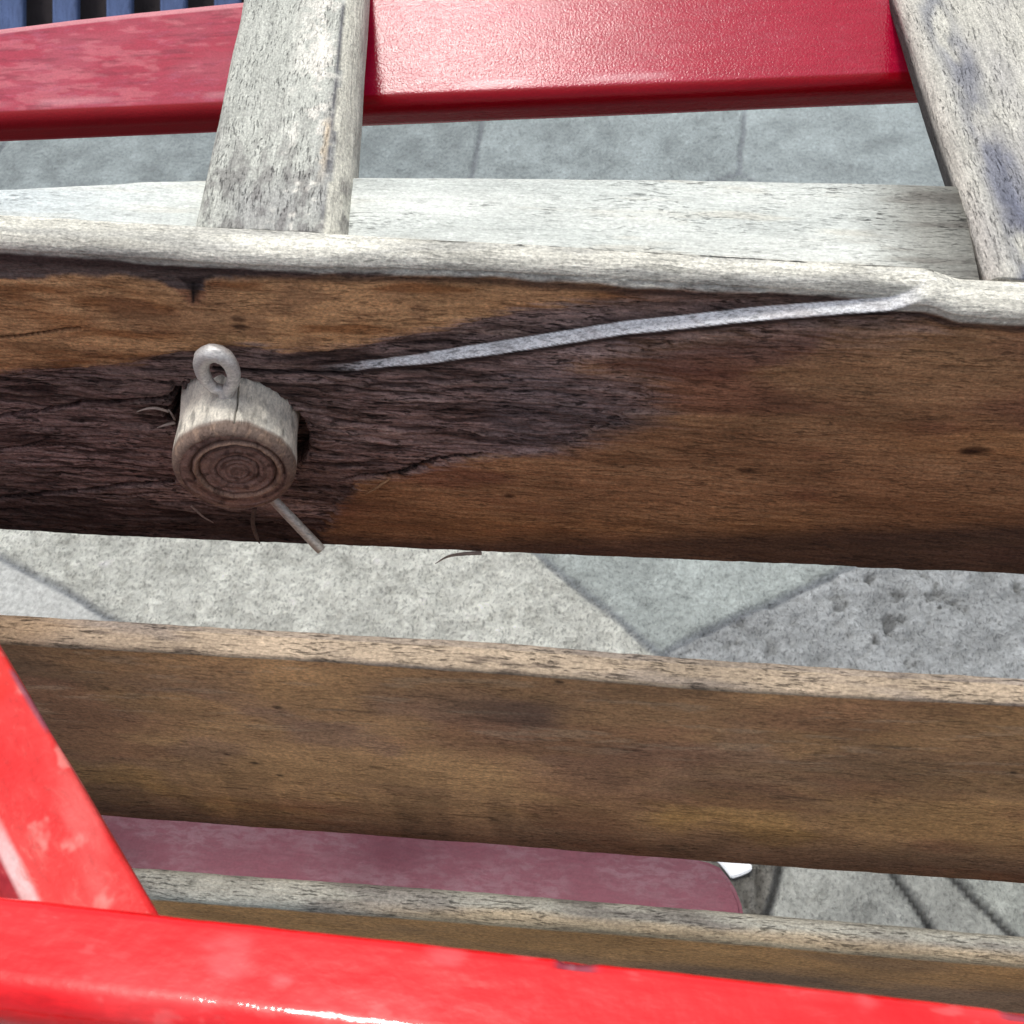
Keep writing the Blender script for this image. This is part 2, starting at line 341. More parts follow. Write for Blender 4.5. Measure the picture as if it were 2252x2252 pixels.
# ribbed screen on the paving, far left behind the chair
def simple_box(name, mat, parent, x0, x1, y0, y1, z0, z1, col, r=.003, fx=(1,.5,0)):
    mw = Matrix.Translation(Vector(((x0+x1)/2, y0, z0)))
    hx = (x1-x0)/2
    return board(name, mat, parent, mw, np.linspace(-hx, hx, 12), 0, y1-y0, 0, z1-z0, (r,)*4, (12,4,3,3), 4,
                 paint=lambda B: (np.tile(np.asarray(col), B['X'].shape+(1,)), fxa(B, *fx)))
def upright(name, mat, parent, x, y, z0, z1, w, d, col, fx=(1,.5,0), mirror=1):
    mw = frame(np.array([x, y, z0]), (0,0,1), (-1,0,0))
    return board(name, mat, parent, mw, np.linspace(0, z1-z0, 16), -d/2, d/2, -w/2, w/2, (.003,)*4, (10,6,6,6), 4,
                 paint=lambda B: (np.tile(np.asarray(col), B['X'].shape+(1,)), fxa(B, *fx)))
M_F = wood('painted_slat_wood', dash=.2, streak=.2, blotch=.2, bump=.0008, seed=9, k=.4)
scr = bpy.data.objects.new('slatted_screen', None); COL.objects.link(scr)
FY = 1.36
scr.location = (-.75, FY, 0); bpy.context.view_layer.update()
scr['label'] = 'dark screen with pale blue upright slats standing beyond the chair, top left corner'; scr['category'] = 'screen'
xa = at(33, 20, Y=FY)[0]; xb = at(151, 20, Y=FY)[0]; pitch = xb-xa
simple_box('back_panel', M_F, scr, xa-9.4*pitch, xa+5.5*pitch, FY+.30, FY+.32, 0, .40, S(58,54,56))
for k in range(-9, 5):                       # slats lean back like a propped-up lounger
    pa = at(33+118*k, 60, Y=FY); ry = CAMR @ np.array([33+118*k-1126.0, 1226.0, -FPX]); pb = EYE + ry*(pa[0]/ry[0]); dv = norm(pb-pa)
    p0 = pa - dv*(pa[2]/dv[2]); mw = frame(p0, dv, norm(np.cross(dv, (1,0,0))))
    board('slat', M_F, scr, mw, np.linspace(0, .42, 16), -pitch*.23, pitch*.23, -.012, 0, (.003,)*4, (8,8,6,6), 4, paint=lambda B: (np.tile(S(96,114,156), B['X'].shape+(1,)), fxa(B)))
p0 = at(33+118*-2, 60, Y=FY+.015); p0 = p0 - dv*(p0[2]/dv[2]); mw = frame(p0, dv, norm(np.cross(dv, (1,0,0))))
board('backing', M_F, scr, mw, np.linspace(.0, .40, 10), -6.5*pitch, 7.5*pitch, .006, .02, (.003,)*4, (4,8,4,4), 4, paint=lambda B: (np.tile(S(62,56,58), B['X'].shape+(1,)), fxa(B)))

# ------------------------------------------------------------------ THE WEATHERED CHAIR
chair = bpy.data.objects.new('garden_chair', None); COL.objects.link(chair); chair.location = (0, .25, 0)
bpy.context.view_layer.update()
chair['label'] = 'weathered grey brown wooden chair with crimson slats and a peg through its cracked beam'; chair['category'] = 'chair'
XL, XR = -.47, .45

# ---- beam with the split and the peg hole (front plane 0.22 m ahead of the camera)
YA = .22
def XZ(pts, Y=YA): return [tuple(at(px, py, Y=Y)[[0, 2]]) for px, py in pts]
lip_l = np.array(XZ([(0,560),(466,586)], YA) + XZ([(1014,606),(1515,633),(1853,652)], YA+.003)); lip_r = np.array(XZ([(1990,702),(2252,711)]))
bot = np.array(XZ([(0,1169),(932,1214),(2252,1268)]))
SL = (bot[2,1]-bot[0,1])/(bot[2,0]-bot[0,0])
def ext(P):                                   # extend by its own slope
    P = np.asarray(P); s0 = (P[-1,1]-P[0,1])/(P[-1,0]-P[0,0])
    return lambda x: np.where(x < P[0,0], P[0,1]+(x-P[0,0])*s0, np.where(x > P[-1,0], P[-1,1]+(x-P[-1,0])*s0, np.interp(x, P[:,0], P[:,1])))
_pf = np.polyfit(lip_l[:,0], lip_l[:,1], 1); lipf = lambda x: np.polyval(_pf, x)
zA1 = lambda x: lipf(x) + .0052
zA0 = ext(bot)

crack0 = XZ([(583,818),(700,820),(781,818),(962,797),(1126,774),(1371,736),(1651,707),(1954,684),(1995,672)]) 
lipb = lambda x: lipf(x) - .0004*sst(.045, .062, x)
tipx = at(2062, 600, Y=.226)[0]
crack = crack0 + [(tipx-.0035, float(zA1(tipx))-.0022), (tipx, float(zA1(tipx))-.0002)]
orange = XZ([(-60,618),(0,618),(140,612),(268,604),(350,618),(385,640),(420,668),(440,660),(460,616),(606,606),(760,612),(1014,618),(1399,640),(1678,662),(1632,667),(1166,699),(1002,734),(816,769),(653,783),(560,763),(455,760),(385,775),(291,798),(117,822),(0,825),(-60,828)])
dark = XZ([(-200,825),(0,822),(291,798),(385,775),(560,763),(653,783),(816,769),(1166,699),(1632,672),(1940,692),(1990,697),(1990,701),(1748,724),(1560,742),(1300,790),(1240,810),(1420,850),(1440,900),(1224,985),(1002,1014),(886,1049),(790,1060),(740,1110),(690,1220),(300,1200),(-200,1180)])
grey_mid = XZ([(1090,820),(1180,800),(1330,860),(1480,900),(1400,960),(1230,1000),(1040,1010)])
C1 = XZ([(-200,742),(0,742),(70,733),(175,719)]); C2 = XZ([(-200,955),(0,921),(175,892),(378,880)]); C3 = XZ([(-200,1120),(0,1098),(130,1088),(233,1075),(378,1063)])
C4 = XZ([(470,816),(583,822),(700,826),(790,826)]); C5 = XZ([(740,1060),(790,1050),(886,1042),(960,1012),(1060,1000)]); C6 = XZ([(-50,998),(40,990),(90,976)])
hole = at(526, 952, Y=YA)[[0,2]]; HR = .0186
smooth_red = XZ([(1280,790),(1560,742),(1850,715),(1800,790),(1600,850),(1330,830)])
def fieldsA(B):
    X, Z = B['X'], B['Z']; f = {}
    wx = X + .0012*fbm(X*90, Z*240, 4, 2); wz = Z + .0011*fbm(X*110, Z*300, 4, 3) + .0006*fbm(X*500, Z*700, 3, 4)
    fibx = wx + (.0030+.010*sst(-.02, .05, X))*fbm(X*18, Z*1500+fbm(X*60, Z*200, 2, 5)*2, 3, 7)
    f['or'] = sdp(wx+.35*(fibx-wx), wz, orange); f['dk'] = sdp(fibx, wz, dark)
    wv = 2.2*fbm(X*45, Z*160, 3, 52); f['fib'] = fbm(X*55+wv*.3, Z*1250+wv*1.6, 4, 53, .6)
    f['gm'] = sdp(wx, wz, grey_mid); f['sr'] = sdp(wx, wz, smooth_red)
    cz = np.interp(X, [p[0] for p in crack], [p[1] for p in crack]); f['cz'] = cz + .00012*fbm(X*120, X*0+2, 3, 6)
    f['rec'] = .0029*sst(crack[0][0], crack[4][0], X)
    up = sst(0, .0012, Z - f['cz'])
    top = B['F'] >= 1
    xt = tipx + .002*fbm(B['Y']*900, X*0, 2, 8) - (B['Z'] < B['z1']-.002)*(.006)*sst(0, .004, B['z1']-B['Z'])
    up = np.where(X > crack[-1][0], 0, up)
    upt = 1 - sst(-.0010, .0006, X - tipx)
    f['up'] = np.where(B['F'] >= 2, upt, up); f['off'] = f['up']*f['rec'] + .0006*f['rec']/.0034*0
    return f
def dispA(B):
    X, Z, F = B['X'], B['Z'], B['F']; f = fieldsA(B); B['f'] = f
    front = (F <= 1) | (F == 7)
    d = .00045*fbm(X*35, Z*260, 5, 11) + .00022*fbm(X*260, Z*1500, 3, 12)
    dkm = sst(-.0004, .0006, f['dk']); orm = sst(-.0003, .0005, f['or'])
    rough = .0005*fbm(X*160, Z*520, 4, 14) + .0007*f['fib']
    d = d + np.where(F == 0, dkm*(rough-.0009) + orm*.0004, 0)
    topband = sst(.0, .0008, -f['or'])*(Z > lipf(X)-.006)*(F == 0); d = d - .0005*topband
    for P, wd, dep in ((C1,.00035,.002),(C2,.0006,.005),(C3,.0006,.005),(C4,.0005,.003),(C5,.0003,.0012),(C6,.0002,.001)):
        dd, t = dseg(X, Z + .0004*fbm(X*90, X*0+1, 2, int(dep*9000)), P); wdl = wd*(.6+.9*np.abs(fbm(X*40, X*0, 2, 19)))
        d = d - (F == 0)*dep*(1-sst(wdl*.4, wdl*1.5, dd))
    # lens-shaped gap right under the raised split edge
    # peg hole, ragged on its left
    ang = np.arctan2(Z-hole[1], X-hole[0]); rr = np.hypot(X-hole[0], Z-hole[1])
    R = HR + .0007*fbm(ang*3, ang*0, 3, 23) + .0026*np.exp(-((ang-2.45)/.6)**2)*(.7+1.4*fbm(ang*16, rr*400, 3, 29)) + .0006*fbm(ang*12, rr*300, 3, 30)
    B['holem'] = (1-sst(R-.0003, R+.0001, rr))*(F == 0)
    d = d - .0082*B['holem']
    d = d - .0012*(1-sst(R, R+.0035, rr))*(F == 0)*(1-B['holem'])*np.clip(-(ang*0-.4)+fbm(ang*8, rr*900, 2, 33), 0, 1)
    nled = (1-sst(.0012, .0030, np.abs(Z-f['cz']-.0006)))*sst(crack[1][0], crack[3][0], X)*(F <= 1); d = d*(1-.85*nled)
    lipn = .00016*fbm(X*110, (B['Y']-B['Z'])*500, 4, 16)
    d = np.where((F >= 1) & (F <= 3), d*.3+lipn, d)
    dy = np.where(front | (F == 2), f['off'], 0) * np.where(F == 2, 1-sst(B['y0']+.004, B['y0']+.010, B['Y']), 1)
    dz = -.0024*sst(-.003, .007, X-tipx)*sst(.014, .006, B['z1']-Z)
    wav = .0004*fbm(X*22, X*0, 3, 91)
    return d, dy, dz + np.where(F == 7, wav, 0)
def paintA(B):
    X, Z, F, f = B['X'], B['Z'], B['F'], B['f']; sh = X.shape
    n1 = fbm(X*14, Z*55, 4, 41); n2 = fbm(X*40, Z*230, 4, 42); n3 = fbm(X*25, Z*40, 4, 43)
    brown = S(182,140,102); c = np.tile(brown, sh+(1,))
    c = mixc(c, S(134,92,64), sst(-.1, .5, n1)*.55); c = mixc(c, S(196,144,96), sst(.05, .5, n3)*.5)
    c = mixc(c, S(136,84,72), sst(.15, .55, fbm(X*18+5, Z*60, 3, 44))*.6)
    c = mixc(c, S(116,72,60), sst(0, .004, f['sr'])*.75)
    orm = sst(-.0006, .0008, f['or']); co = np.tile(S(210,162,116), sh+(1,)); co = mixc(co, S(162,112,72), sst(-.1, .4, n2)); co = mixc(co, S(214,168,122), sst(.1, .6, n1)*.6)
    co = mixc(co, S(122,86,66), sst(.15,.5,fbm(X*70,Z*90,3,47))*.4)
    c = mixc(c, co, orm) if False else c*(1-orm[..., None]) + co*orm[..., None]
    dkf = sst(-.0026 - .012*sst(-.03, .03, X), .0012 + .007*sst(-.03, .03, X), f['dk'] + .0018*n2 + .0035*f['fib'])
    cd = np.tile(S(152,128,122), sh+(1,)); cd = mixc(cd, S(80,60,54), sst(-.1, .4, n2)*.85); cd = mixc(cd, S(156,134,128), sst(.1, .5, fbm(X*60, Z*300, 4, 46))*.6)
    cd = mixc(cd, S(52,40,40), sst(.08, .32, -f['fib'])*.75); cd = mixc(cd, S(176,152,140), sst(.22, .46, f['fib'])*.5*sst(.03,-.02,X)+0*X)
    c = mixc(c, S(96,62,40), sst(.15, .4, -f['fib'])*.35)
    cd = mixc(cd, S(62,44,42), sst(0, .006, (C3[2][1]-.001)-Z)*(X < hole[0]+.02)*.7)
    c = c*(1-dkf[..., None]) + cd*dkf[..., None]
    c = mixc(c, S(112,102,104), sst(-.004, .006, f['gm']+.004*n1+.003*n2)*.5)
    tb = (Z > lipf(X)-.0075)*sst(-.0004, .0008, -f['or'])*(1-dkf)*(1-sst(-.005, .022, X)); c = mixc(c, S(98,86,84), tb*.95)
    # dark band along the lower edge, broader to the right
    hb = B['z0'] + np.interp(X, [-.2, -.08, .0, .12], [.003, .006, .010, .026])
    low = 1-sst(-.004, .006, Z-hb+.004*n1+.002*n2); c = mixc(c, S(82,64,60), low*.8)
    # seam under the right-hand lip
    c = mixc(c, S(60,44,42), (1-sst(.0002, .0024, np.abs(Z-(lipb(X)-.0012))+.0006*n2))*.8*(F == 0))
    # lips
    pale = sst(-.0006, .0004, Z - lipb(X) + .0006*fbm(X*120, Z*0, 3, 48)); pale = np.where((F >= 1) & (F <= 3), 1, np.where(F == 0, pale, 0))
    cp = np.tile(S(228,226,212), sh+(1,)); cp = mixc(cp, S(178,178,172), sst(.0, .5, fbm(X*50, (Z+B['Y'])*300, 4, 49))*.6)
    cp = mixc(cp, S(160,158,152), (F == 0)*.55 + (F == 1)*.25*sst(.002,.006,B['z1']-B['Z']))
    c = c*(1-pale[..., None]) + cp*pale[..., None]
    # fresh fracture ledge
    led = (1-sst(.0007, .0010, np.abs(Z-f['cz']-.0007)))*(F <= 1)*sst(crack[1][0]-.004, crack[3][0]-.004, X)*(1-sst(crack0[-2][0], crack0[-1][0]+.006, X))
    c = mixc(c, S(246,247,248), led*(1-.25*sst(.1,.5,fbm(X*90, Z*1500, 3, 54))))
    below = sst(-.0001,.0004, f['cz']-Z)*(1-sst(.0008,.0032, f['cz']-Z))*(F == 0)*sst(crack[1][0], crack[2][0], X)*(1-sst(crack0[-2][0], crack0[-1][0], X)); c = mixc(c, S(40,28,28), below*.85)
    above = sst(.0013,.0017, Z-f['cz'])*(1-sst(.0021,.0034, Z-f['cz']))*(F == 0)*sst(crack[0][0], crack[2][0], X)*(1-sst(crack0[-3][0], crack0[-2][0], X)); c = mixc(c, S(50,36,34), above*.7)
    for P, wd in ((C1,.0004),(C2,.0006),(C3,.0007),(C4,.0008),(C5,.0004),(C6,.0003)):
        dd, _ = dseg(X, Z + .0004*fbm(X*90, X*0+1, 2, 18), P); c = mixc(c, S(28,20,20), (1-sst(wd*.5, wd*1.6, dd))*(F == 0)*.85)
    nd = sdp(X+.0010*n2, Z+.0006*n2, XZ([(385,606),(408,635),(423,668),(436,655),(446,628),(470,606)])); c = mixc(c, S(50,40,40), sst(-.0004, .0012, nd)*(F == 0)*.9)
    nd, _ = dseg(X, Z, XZ([(424,625),(425,664)])); c = mixc(c, S(20,14,14), (1-sst(.0001, .0006, nd))*(F == 0)*.9)
    for (px, py, s) in ((525,700,.0016),(528,716,.0018),(2150,990,.003),(1640,1035,.0022),(1120,1090,.0012),(2130,995,.002)):
        q = at(px, py, Y=YA); dd = np.hypot((X-q[0])*.45, Z-q[2]); c = mixc(c, S(60,36,24), (1-sst(s*.2, s*.8, dd+.0003*n2))*(F == 0)*.8)
    c = mixc(c, S(24,18,18), B['holem']*.8)  # inside of the peg hole: its shade is painted in as near-black colour
    fx = fxa(B, .8, .5); fx[..., 1] = .3+.2*dkf; fx[..., 0] = np.where(pale > .5, .5, .75+.35*dkf); fx[..., 1] = .3+.4*dkf; fx[..., 0] *= (1-.8*led); fx[..., 1] *= (1-.6*led); fx[..., 0] += .5*dkf*(1-pale)
    return c, fx
xsA = xs_dense(XL, XR, -.202, .128, .00034)
beam = board('cracked_beam', M_A, chair, Matrix.Identity(4), xsA, YA, YA+.009, zA0, zA1, (.0016,.0036,.001,.001), (300,8,4,4), 16, paint=paintA, disp=dispA)
beam['label'] = 'cracked brown front beam with dark torn patch and pale top edge'

# hair-thin raised splinters on the beam
def P3(px, py, Y): return at(px, py, Y=Y)
for pts, r, cl in (([(1058,1216,.2188),(1020,1218,.217),(985,1224,.216),(957,1240,.2155)], (.0009,.0007,.0005,.0001), S(150,138,130)),
               ([(370,905,.2195),(345,898,.2185),(322,899,.218),(300,906,.2178)], (.0005,.0005,.0004,.0001), S(190,175,165)),
               ([(384,930,.2195),(366,934,.218),(345,941,.2175)], (.0006,.0005,.0001), S(190,175,165)),
               ([(384,922,.2195),(376,908,.2185),(370,900,.2185)], (.0005,.0004,.0001), S(170,158,150)),
               ([(560,1118,.2195),(556,1150,.218),(564,1180,.2165),(572,1196,.216)], (.0009,.0007,.0006,.0001), S(110,92,84)),
               ([(860,1050,.2205),(830,1072,.219),(800,1090,.2192)], (.0006,.0006,.0001), S(176,140,104)),
               ([(420,1112,.2195),(445,1135,.2185),(470,1150,.2188)], (.0005,.0004,.0001), S(170,150,140))):
    tube('splinter', [P3(*p) for p in pts], r, M_DW, beam, cl, ns=6, flat=.6)

# ---- pale board lying right behind the beam
ZB = -.1835
ybk = np.array([at(px, py, Z=ZB)[:2] for px, py in [(0,410),(350,392),(700,383),(1126,384),(1500,388),(2110,401)]])
def paintB(B):
    X, Y, Z, F = B['X'], B['Y'], B['Z'], B['F']; n1 = fbm(X*12, Y*50, 4, 61); n2 = fbm(X*40, Y*260, 4, 62)
    c = np.tile(S(224,228,220), X.shape+(1,)); c = mixc(c, S(198,204,198), sst(-.1, .5, n1)*.7); c = mixc(c, S(218,214,198), sst(0, .5, n2)*.5)
    e = sst(.045, .070, X+.004*n1)                # darker, more weathered end near the right rail
    c = mixc(c, S(138,137,128), e*.9); c = mixc(c, S(104,100,94), e*sst(.0, .4, n2)*.7)
    c = mixc(c, S(214,226,230), sst(-.10, -.17, X)*.5)
    lift = sst(.0, .35, fbm(X*30, Y*120, 3, 65))
    fx = fxa(B, .6, .4); fx[..., 0] = .45+.5*lift+.4*e+.2*sst(-.05,.03,X); return c, fx
dispN = lambda a, sx, sy, seed: (lambda B: (a*fbm(B['X']*sx, (B['Y']+B['Z'])*sy, 5, seed), 0, 0))
o = at(2110, 401, Z=ZB)
board('rear_rail_board', M_B, chair, Matrix.Identity(4), xs_dense(XL, o[0]+.0035, -.2, o[0]-.01, .0008), YA+.0094, ext(ybk), H+ZB-.022, lambda x: np.full(x.shape, H+ZB), (.002,.002,.0025,.002), (6,70,6,4), 6, paint=paintB, disp=dispN(.00025, 60, 500, 63))

# ---- grey rails running away from the beam
ZR = -.178
def rail(name, a0, a1, b0, b1, label, seed, paintf, rl, rr, ZR=-.178, th=.021, far=.16):
    """a0,a1: near/far points of its left edge; b0,b1 of its right edge"""
    o = at(*a0, Z=ZR); o2 = at(*a1, Z=ZR); q = at(*b0, Z=ZR); q2 = at(*b1, Z=ZR)
    mw = frame(o, o2-o, (0,0,1)); L = np.linalg.norm(o2-o)
    # local y points left of travel, so the width runs to negative y
    w0 = -to_local(mw, q)[1]; w1 = -to_local(mw, q2)[1]
    xs = np.concatenate([np.arange((YA+.0088-(o[1]))/norm(o2-o)[1]+.0006, L+.03, .0006), np.arange(L+.035, L+far, .006)])
    wf = lambda x: -(w0+(w1-w0)*x/L)
    xdv = norm(o2-o); ydv = norm(np.cross([0,0,1], xdv)); ec = lambda B: -(B['Y']*ydv[1]/xdv[1])*(1-sst(0, .06, B['X']-xs[0]))
    board(name, M_R, chair, mw, xs, wf, lambda x: x*0, -th, 0.0, (.002, rr, rl, .002), (24,60,12,4), 12, paint=paintf(w0), disp=dispN(.0003, 50, 400, seed), endcut=ec)
def paint_left(w0):
    def f(B):
        X, Y, Z, F = B['X'], B['Y'], B['Z'], B['F']; n1 = fbm(X*20, Y*60, 4, 71); n2 = fbm(X*70, Y*300, 4, 72)
        c = np.tile(S(196,198,188), X.shape+(1,)); c = mixc(c, S(166,166,162), sst(-.1, .4, n1)*.8)
        e = -w0+.0075+.0006*n2+.0012*fbm(X*25, X*0, 2, 74)+.004*X/.12*0; s = (Y-e)            # crack line along the right side
        scab = (1-sst(.0, .011, np.abs(s-.004)))*sst(-.05, .2, fbm(X*330, Y*420, 4, 75)+.8*fbm(X*50, Y*90, 2, 79)); c = mixc(c, S(238,234,222), scab*.9)
        c = mixc(c, S(232,206,168), (1-sst(.0004, .0013, np.abs(s-.0008+.0009*fbm(X*500, Y*500, 3, 70))))*sst(-.3, .1, fbm(X*30, X*0, 3, 76)+.15)*sst(.02,.05,X)*.95)
        c = mixc(c, S(96,96,100), (1-sst(.0002, .0009, np.abs(s+.0009+.0007*fbm(X*500, Y*500, 3, 70))))*sst(-.4, .1, n2+.1)*.95)
        c = mixc(c, S(214,212,196), (s < -.0015)*.85)
        c = mixc(c, S(120,116,114), sst(.0, .3, fbm(X*150, Y*420, 5, 77))*sst(.05,-.0,X-.02)*.6)
        fx = fxa(B, 1, .45); fx[..., 0] = np.where(s < 0, .5, 1.0); return c, fx
    return f
def paint_right(w0):
    def f(B):
        X, Y, Z, F = B['X'], B['Y'], B['Z'], B['F']; n1 = fbm(X*20, Y*60, 4, 81); n2 = fbm(X*60, Y*200, 4, 82)
        c = np.tile(S(206,204,192), X.shape+(1,)); c = mixc(c, S(172,170,166), sst(-.1, .4, n1)*.8)
        m = Y + .0100 + .004*n1; st = 1-sst(.001, .0062, np.abs(m)); c = mixc(c, S(100,105,124), st*sst(-.4, .3, n2+.1)*(.65+.3*sst(.09,.0,X)))
        c = mixc(c, S(196,188,178), (1-sst(.0, .006, -Y))*.6)
        c = mixc(c, S(120,120,128), sst(.07, .01, X)*sst(-.1, .3, fbm(X*80, Y*60, 4, 83))*sst(.006,.012,-Y)*.6)
        c = mixc(c, S(50,50,52), (F >= 3)*(F <= 5)*sst(-.0025, -.0045, Z)*.9)  # shade of the joint gap, painted into the rail's side face
        fx = fxa(B, 1.0, .5); return c, fx
    return f
rail('left_rail', (414,530), (530,0), (760,530), (800,0), '', 73, paint_left, .0035, .008, -.178, .0125)
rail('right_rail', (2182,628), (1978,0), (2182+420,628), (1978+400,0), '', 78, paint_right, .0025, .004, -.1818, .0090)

# ---- crimson slat crossing under the rails
ZS = -.208; TLT = math.radians(17)
f0 = at(0, 270, Z=ZS-.002)
SUNV = norm(np.array(sd)*np.array([.42, 1, 1]))
upv = norm(norm(EYE-at(1240, 100, Z=ZS)) + SUNV)         # the slat leans so that the sky's bright spot glances off its middle
f1 = atp(2045, 182, f0, upv); xd = norm(f1-f0)

mwS = frame(f0, xd, upv); nS = upv
back = np.array([to_local(mwS, atp(px, py, f0, nS))[:2] for px, py in [(0,56),(150,37),(300,20),(520,-2)]])
LS = np.linalg.norm(f1-f0)
def yb(x): return np.where(x > back[-1,0], back[-1,1]+(x-back[-1,0])*.05, ext(back)(x))
def paintS(B):
    X, Y, Z, F = B['X'], B['Y'], B['Z'], B['F']; n1 = fbm(X*16, Y*50, 4, 101)
    c = np.tile(S(168,6,48), X.shape+(1,)); c = mixc(c, S(178,24,62), sst(-.2, .4, n1)*.5)
    le = 1-sst(.075, .10, X); c = mixc(c, S(176,84,98), le*(F == 2)*(.4+.35*sst(-.2,.4,fbm(X*50,Y*120,4,103))))
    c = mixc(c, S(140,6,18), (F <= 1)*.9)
    c = mixc(c, S(222,160,165), le*(F == 3)*.7)
    c = mixc(c, S(208,120,128), le*(F == 2)*sst(.12,.4,fbm(X*150, Y*520, 4, 107)+.6*fbm(X*20, Y*60, 2, 108))*.45); c = mixc(c, S(120,40,56), le*(F == 2)*sst(.15,.45,fbm(X*90, Y*900, 4, 109))*.5)
    c = mixc(c, S(214,160,165), (1-sst(.0004,.0018,np.abs(Y-.0065)))*sst(.0,.4,fbm(X*40, X*0, 2, 106))*.4*(F==2))
    fx = fxa(B, .4, .30); fx[..., 0] = (.25+.7*le)*(F == 2); fx[..., 1] = .13+.47*le+.15*(F == 0); return c, fx
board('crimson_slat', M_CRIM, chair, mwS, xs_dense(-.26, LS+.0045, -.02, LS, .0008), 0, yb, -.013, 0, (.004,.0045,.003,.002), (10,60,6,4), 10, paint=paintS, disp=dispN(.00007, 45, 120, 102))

# ---- lower planks
def plank(name, Yp, front, backp, bottom, paintf, seed, th_r, zmin=None, matr=M_C, dense=.0005, n=(180,26,4,4), wav=.0004):
    tf = np.array(XZ(front, Yp)); zt = ext(tf)
    if bottom is not None: zb = ext(np.array(XZ(bottom, Yp)))
    else: zb = lambda x: zt(x)-.085
    bk = []
    for px, py in backp:
        z = -.23
        p = at(px, py, Y=Yp)                  # find y where the top plane (height of the front edge) is met
        zz = zt(p[0]); bk.append(at(px, py, Z=zz-H)[:2])
    bk = np.array(bk)
    d = lambda B: (.00035*fbm(B['X']*30, B['Z']*200+B['Y']*200, 5, seed) + .00015*fbm(B['X']*200, B['Z']*900+B['Y']*900, 3, seed+1), 0, wav*fbm(B['X']*20, B['X']*0, 3, seed+2)*(B['F'] >= 5))
    return board(name, matr, chair, Matrix.Identity(4), xs_dense(XL, XR, -.19, .135, dense), Yp, ext(bk), zb, zt, th_r, n, 6, paint=paintf, disp=d)
def paintC(B):
    X, Z, F, Y = B['X'], B['Z'], B['F'], B['Y']; n1 = fbm(X*10, Z*45, 4, 111); n2 = fbm(X*45, Z*260+Y*260, 4, 112); n3 = fbm(X*30, Z*60, 4, 113)
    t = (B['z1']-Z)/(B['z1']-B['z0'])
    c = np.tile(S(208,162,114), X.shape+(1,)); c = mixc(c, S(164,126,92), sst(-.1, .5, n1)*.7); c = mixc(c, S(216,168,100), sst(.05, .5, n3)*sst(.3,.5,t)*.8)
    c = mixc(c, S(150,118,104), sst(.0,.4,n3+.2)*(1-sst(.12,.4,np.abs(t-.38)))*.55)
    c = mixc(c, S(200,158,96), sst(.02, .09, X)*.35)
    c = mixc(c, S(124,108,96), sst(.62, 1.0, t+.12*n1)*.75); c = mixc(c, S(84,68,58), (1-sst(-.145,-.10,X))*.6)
    fib = fbm(X*120+1.6*n1, Z*1300+3*n3, 4, 116, .6); c = mixc(c, S(104,78,58), sst(.2, .45, fib)*.35*sst(-.2,.3,n3)); c = mixc(c, S(156,110,84), sst(.0,.4,fbm(X*22+9, Z*70, 4, 120))*.5)
    drip = sst(.05, .4, fbm(X*140, Z*18, 4, 117))*sst(.45, .8, t)*(1-sst(.0,.03,X+.03)); c = mixc(c, S(70,58,50), drip*.28)
    for (ax_, ay_, bx_, by_) in ((1290,1640,1420,1652),(690,1560,850,1568),(1700,1750,1850,1764),(1900,1640,2010,1646),(470,1730,560,1736),(980,1790,1100,1800)):
        dd, tt = dseg(X, Z+.0005*n2, XZ([(ax_, ay_), (bx_, by_)], .147)); c = mixc(c, S(58,42,34), (1-sst(.0001, .0008*1, dd))*(F == 0)*.55*sst(0,.2,tt)*sst(1,.8,tt))
    scr = sst(.22, .45, fbm(X*60+Z*120, Z*500-X*60, 4, 118))*(1-sst(.3,.45,t)); c = mixc(c, S(196,170,140), scr*.35)
    kx = at(1155, 1570, Y=.147); dd = np.hypot((X-kx[0])*.5, Z-kx[2]); c = mixc(c, S(96,74,66), (1-sst(.002, .009, dd+.003*n2))*.6)
    for px, py, s in ((500,1658,.0008),(560,1678,.0012),(616,1706,.001),(610,1556,.0012),(1230,1500,.001),(2230,1700,.001)):
        q = at(px, py, Y=.147); dd = np.hypot((X-q[0])*.6, Z-q[2]); c = mixc(c, S(44,32,26), (1-sst(s*.3, s, dd+.0002*n2))*(F==0)*.8)
    topm = (F >= 1) & (F <= 3); ct = np.tile(S(186,168,144), X.shape+(1,)); ct = mixc(ct, S(158,146,134), sst(-.1, .4, n2)*.7); ct = mixc(ct, S(90,78,70), sst(.25,.5,fbm(X*130, Y*900, 4, 119))*.6); ct = mixc(ct, S(150,140,130), (Y > B['y1']-.0022)*.5)
    ct = mixc(ct, S(158,130,96), (1-sst(-.14,-.12,X))*.6)
    c = np.where(topm[..., None], ct, c)
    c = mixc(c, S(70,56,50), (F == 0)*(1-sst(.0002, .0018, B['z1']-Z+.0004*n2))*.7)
    fx = fxa(B, .75, .4); fx[..., 0] = np.where(topm, 1.25, .7+.2*sst(.6,.9,t)); return c, fx
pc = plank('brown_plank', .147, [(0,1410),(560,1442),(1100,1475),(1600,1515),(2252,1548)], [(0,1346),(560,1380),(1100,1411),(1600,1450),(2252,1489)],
      [(226,1796),(1100,1862),(1500,1893),(2252,1948)], paintC, 115, (.0015,.0010,.0012,.002))
pc['label'] = 'wide brown plank with tan top edge below the cracked beam'
